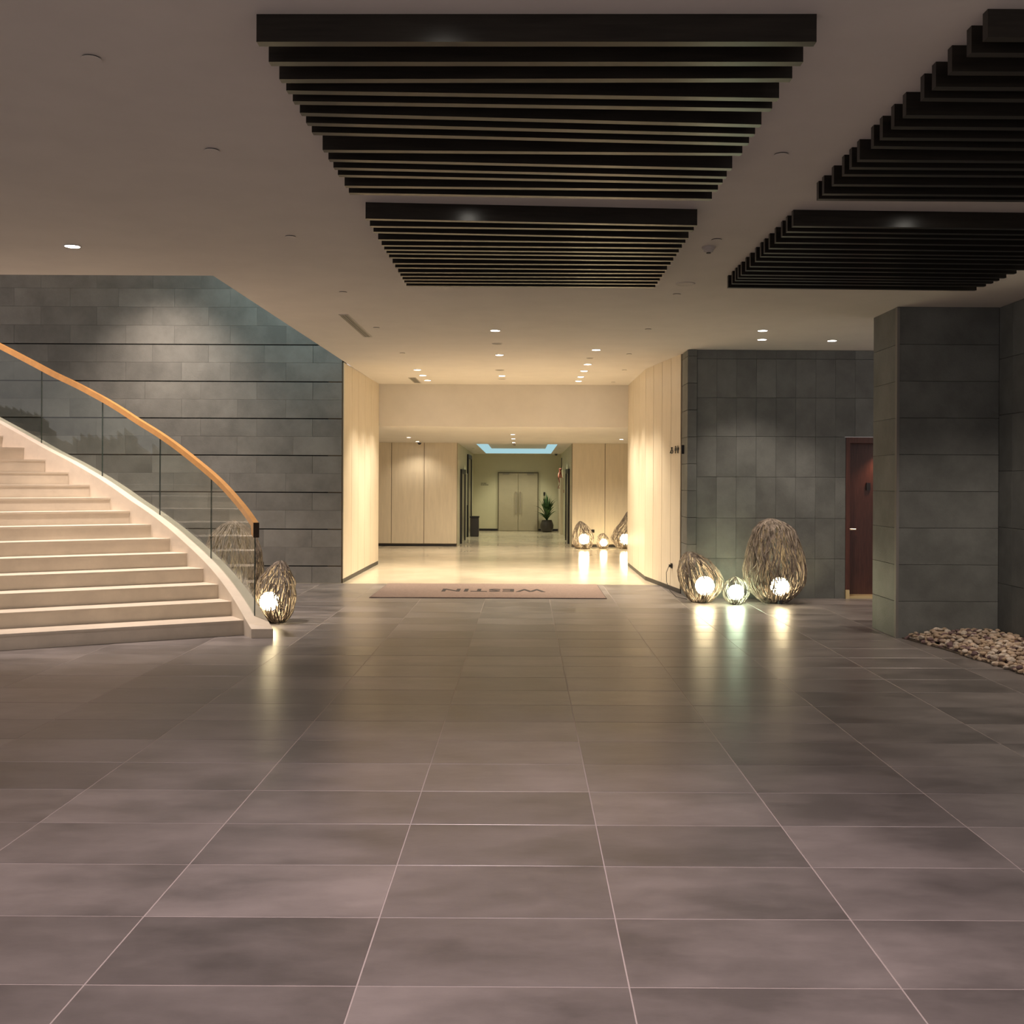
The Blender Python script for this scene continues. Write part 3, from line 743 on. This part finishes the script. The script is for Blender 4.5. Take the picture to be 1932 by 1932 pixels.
while y < 10.97:
    x = 4.0
    while x < 5.06:
        xx, yy = x+rr.uniform(-.02, .02), y+rr.uniform(-.02, .02)
        if in_gravel(xx, yy):
            edge_d = min(xx-4.05-(.11 if yy < 10.5 else 0)-(11-yy)*.08 if yy > 8 else .3, .35); mound = max(0, edge_d)*.16
            spots.append((xx, yy, .014+mound))
            if rr.random() < .5: spots.append((xx+rr.uniform(-.03, .03), yy+rr.uniform(-.03, .03), .045+mound))
        x += .052
    y += .050
spots = [(x, y, z) for x, y, z in spots if in_gravel(x, y) and x < 5.05 and y < 10.96]
spots = [s for s in spots if s[0] < .4885*s[1]+1.8]
spots.sort(key=lambda s: (s[0] > .4885*s[1]+.03, s[1]-s[2]*6))
rest = BM()
for n, (x, y, z) in enumerate(spots):
    s = rr.uniform(.026, .042); me = pebs[(rr.randrange(10), rr.choices((0, 1, 2, 3), (5, 3, 2, 5))[0])]
    mt = Matrix.Translation((x-4.6, y-9.8, z)) @ Matrix.Rotation(rr.uniform(0, 6.28), 4, 'Z') @ Matrix.Rotation(rr.uniform(-.5, .5), 4, 'X') @ Matrix.Scale(s, 4)
    if n < 300:
        o = link('stone', me, None, gr); o.matrix_local = mt
    else:
        k0_ = len(rest.verts); rest.from_mesh(me); rest.verts.ensure_lookup_table()
        nf = [v for v in rest.verts[k0_:]]; bmesh.ops.transform(rest, matrix=mt, verts=nf)
        mi = pm.index(me.materials[0])
        for v in nf:
            for f in v.link_faces: f.material_index = mi
o = obj('loose_stones', rest, pm, gr); o['kind'] = 'stuff'
bed = [(4.05, 10.97), (4.2, 10.25), (4.36, 8.97), (4.52, 6.6), (5.07, 6.6), (5.07, 10.97)]
obj('gravel_base', prism(BM(), [(a-4.6, b-9.8) for a, b in bed], .0, .012), mat('bed_soil', (.09, .07, .055), .9), gr)

# ------------------------------------------------------------------ far lobby: plant, bin, signs, art
pp = at_depth(1040, 1004, 33.1)
t = tag(empty('potted_plant', (.72, 33.05, 0)), 'spiky green potted plant in a dark round pot right of the far double door', 'plant')
obj('pot', lathe(BM(), [(.12, 0), (.17, .03), (.215, .14), (.22, .22), (.19, .31), (.165, .37), (.175, .385), (.15, .385), (.14, .34)], 28), M['pot'], t, smooth=True)
obj('soil', cyl(BM(), 0, 0, .33, .345, .14), mat('potting_soil', (.03, .02, .015), .9), t)
bm = BM(); rl = random.Random(9)
for i in range(70):
    ph = rl.uniform(0, 2*math.pi); Ln = rl.uniform(.6, 1.0); out = rl.uniform(.10, .46); wv = rl.uniform(.024, .04)
    if math.sin(ph) > .3: out *= .6
    if math.cos(ph) > .3: out = min(out, .36)
    if i % 4 == 0: Ln *= .55; out = max(out, .33)
    pts = []
    for k in range(7):
        f = k/6; r = out*(f**1.4); zz = .36+rl.uniform(0, .0)+Ln*f*(1-.35*out/.42*f*f)
        pts.append(Vector((r*math.cos(ph), r*math.sin(ph), zz)))
    tg = Vector((-math.sin(ph), math.cos(ph), 0)); L_ = []; R2_ = []
    for k, p_ in enumerate(pts):
        ww = wv*math.sin(math.pi*min(1, .15+.85*k/6))**.7 if k < 6 else .001
        L_.append(bm.verts.new(p_-tg*ww)); R2_.append(bm.verts.new(p_+tg*ww + Vector((0, 0, .004))))
    for k in range(6): bm.faces.new((L_[k], R2_[k], R2_[k+1], L_[k+1]))
obj('leaves', bm, M['leaf'], t)
obj('stem', tube(BM(), [Vector((0, 0, .34)), Vector((.01, 0, .55)), Vector((0, 0, .7))], .022, 8), M['leaf'], t)
t = tag(empty('waste_bin', (-1.48, 30.3, 0)), 'dark upright waste bin against the left lobby wall', 'bin')
obj('bin_body', bevel(bx(-.12, .13, -.14, .14, .02, .55), .006), M['pot'], t)
obj('bin_lid', bevel(bx(-.13, .14, -.15, .15, .55, .60), .006), M['black'], t)
obj('plinth', bx(-.11, .12, -.13, .13, 0, .02), M['black'], t)
# wall lettering left of the door (too small to read in the photograph: two short rows of marks)
t = tag(empty('wall_sign', (-1.32, YE, 1.53)), 'tiny two-row dark lettering on the far wall left of the double door', 'sign')
x = -.12
for k in range(4): obj('character', box(box(bx(x, x+.036, -.006, 0, .018, .024), x, x+.036, -.006, 0, .038, .044), x+.014, x+.02, -.006, 0, .01, .05), M['black'], t); x += .046
bm = BM(); x = -.12
for k, wv in enumerate((.03, .02, .035, .025, .03, .03, .02)): box(bm, x, x+wv, -.006, 0, -.03, -.012); x += wv+.009
obj('small_lettering', bm, M['black'], t)
tag(obj('card_reader', bevel(bx(-.03, .03, -.03, 0, -.06, .06), .005), M['black'], None, (.65, YE, 1.22)), 'small black card reader on the far wall behind the plant leaves', 'card reader')
# wall art on right lobby wall: twisted red-brown branch form
t = tag(empty('wall_ornament', (1.19, 32.2, 1.9)), 'twisted red-brown ornament hanging on the right lobby wall', 'ornament')
bm = BM(); ra_ = random.Random(4)
for j in range(5):
    pts = [Vector((-.05-.03*math.sin(k*1.1+j)-.015*j, .12*math.sin(k*.9+j*1.7)+ra_.uniform(-.02, .02), .14-.07*k)) for k in range(10)]
    tube(bm, pts, .016, 6, .01)
obj('twisted_strands', bm, M['red'], t, smooth=True)
obj('hanging_rod', tube(BM(), [Vector((-.03, 0, .1)), Vector((-.03, 0, .48))], .012, 6), M['black'], t)
tag(obj('notice_plate', box(bx(-.012, 0, -.10, .10, -.03, .07), -.014, -.012, -.05, .05, -.01, .05), M['red'], None, (1.19, 31.0, 1.32)), 'small red notice plate on the right lobby wall below the ornament', 'sign')
struct(obj('trim_2', bx(1.10, 1.19, 31.6, 33.6, 0, 1.75), M['panel']), 'pale low panel along the right lobby wall')

# restroom sign: pictograms on the cream wall and a projecting black blade on the slate corner
wall_a, wall_b = Vector((2.24, 15.71)), Vector((2.31, 15.2)); wd_ = (wall_b-wall_a).normalized()
t = tag(empty('restroom_sign', (2.27, 15.45, 2.11)), 'black wheelchair, woman and man symbols on the cream wall at its slate corner', 'sign')
t.rotation_euler.z = math.atan2(wd_.y, wd_.x); t.scale = (.9, 1, .6); t.location.z = 2.14
# local x runs along the wall towards the camera, local -y is out into the corridor
def person(bm, x, skirt):
    cyl_ = [Vector((x+.016*math.cos(a*.785), -.006, .085+.016*math.sin(a*.785))) for a in range(8)]
    def plate(pts):
        a = [bm.verts.new((p[0], -.004, p[1])) for p in pts]; b = [bm.verts.new((p[0], -.008-.004, p[1])) for p in pts]
        bm.faces.new(a); bm.faces.new(b[::-1])
        for i in range(len(pts)): bm.faces.new((a[i], a[(i+1) % len(pts)], b[(i+1) % len(pts)], b[i]))
    plate([(c.x, c.z) for c in cyl_])
    if skirt: plate([(x-.018, .062), (x+.018, .062), (x+.04, -.02), (x+.014, -.02), (x+.014, -.085), (x-.014, -.085), (x-.014, -.02), (x-.04, -.02)])
    else: plate([(x-.034, .062), (x+.034, .062), (x+.03, .0), (x+.018, .0), (x+.015, -.085), (x-.015, -.085), (x-.018, .0), (x-.03, .0)])
bm = BM(); person(bm, .17, False); obj('man_symbol', bm, M['black'], t)
bm = BM(); person(bm, .03, True); obj('woman_symbol', bm, M['black'], t)
bm = BM()
tube(bm, [Vector((-.18+.055*math.cos(a*.524), -.008, -.035+.05*math.sin(a*.524))) for a in range(13)], .007, 6)
tube(bm, [Vector((-.18, -.008, .055)), Vector((-.18, -.008, .0)), Vector((-.22, -.008, .0)), Vector((-.26, -.008, -.06)), Vector((-.29, -.008, -.06))], .009, 6)
cyl(bm, -.18, -.008, .055, .08, .012)
obj('wheelchair_symbol', bm, M['black'], t)
tag(obj('blade_sign', bevel(bx(-.03, .012, -.006, .006, -.065, .065), .002), M['black'], None, (2.315, 14.95, 2.135)), 'small black projecting plate on the slate corner edge', 'sign')
# sockets with lamp cables
def socket(loc, label, rz=0):
    t = tag(empty('wall_socket', loc, rz), label, 'socket', 'wall sockets feeding the wicker lamps')
    obj('face_plate', bevel(bx(-.04, .04, -.012, 0, -.04, .04), .004), M['black'], t)
    obj('plug', bevel(bx(-.02, .02, -.045, -.012, -.02, .02), .004), M['black'], t)
    return t
socket((2.165+.085, 15.62, .38), 'black wall socket low on the cream wall behind the leaning wicker lamp', math.atan2(wd_.y, wd_.x))
tag(obj('cable', tube(BM(), [Vector(v) for v in ((2.20, 15.6, .37), (2.13, 15.35, .30), (2.10, 15.1, .18), (2.12, 14.9, .08), (2.18, 14.7, .012), (2.3, 14.45, .008))], .005, 6), M['black']), 'thin black cable drooping from the wall socket to the leaning wicker lamp', 'cable')
socket((1.72, YP-.0, .40), 'dark wall socket on the far end wall between two wicker lamps')
# small downlight in the head of the brown door recess
downlight(5.25, YR+.13, 2.228, 'small lit downlight in the head of the brown door recess', 9, (1, .62, .42), 110, r=.03, group='lit downlights in the ceiling')
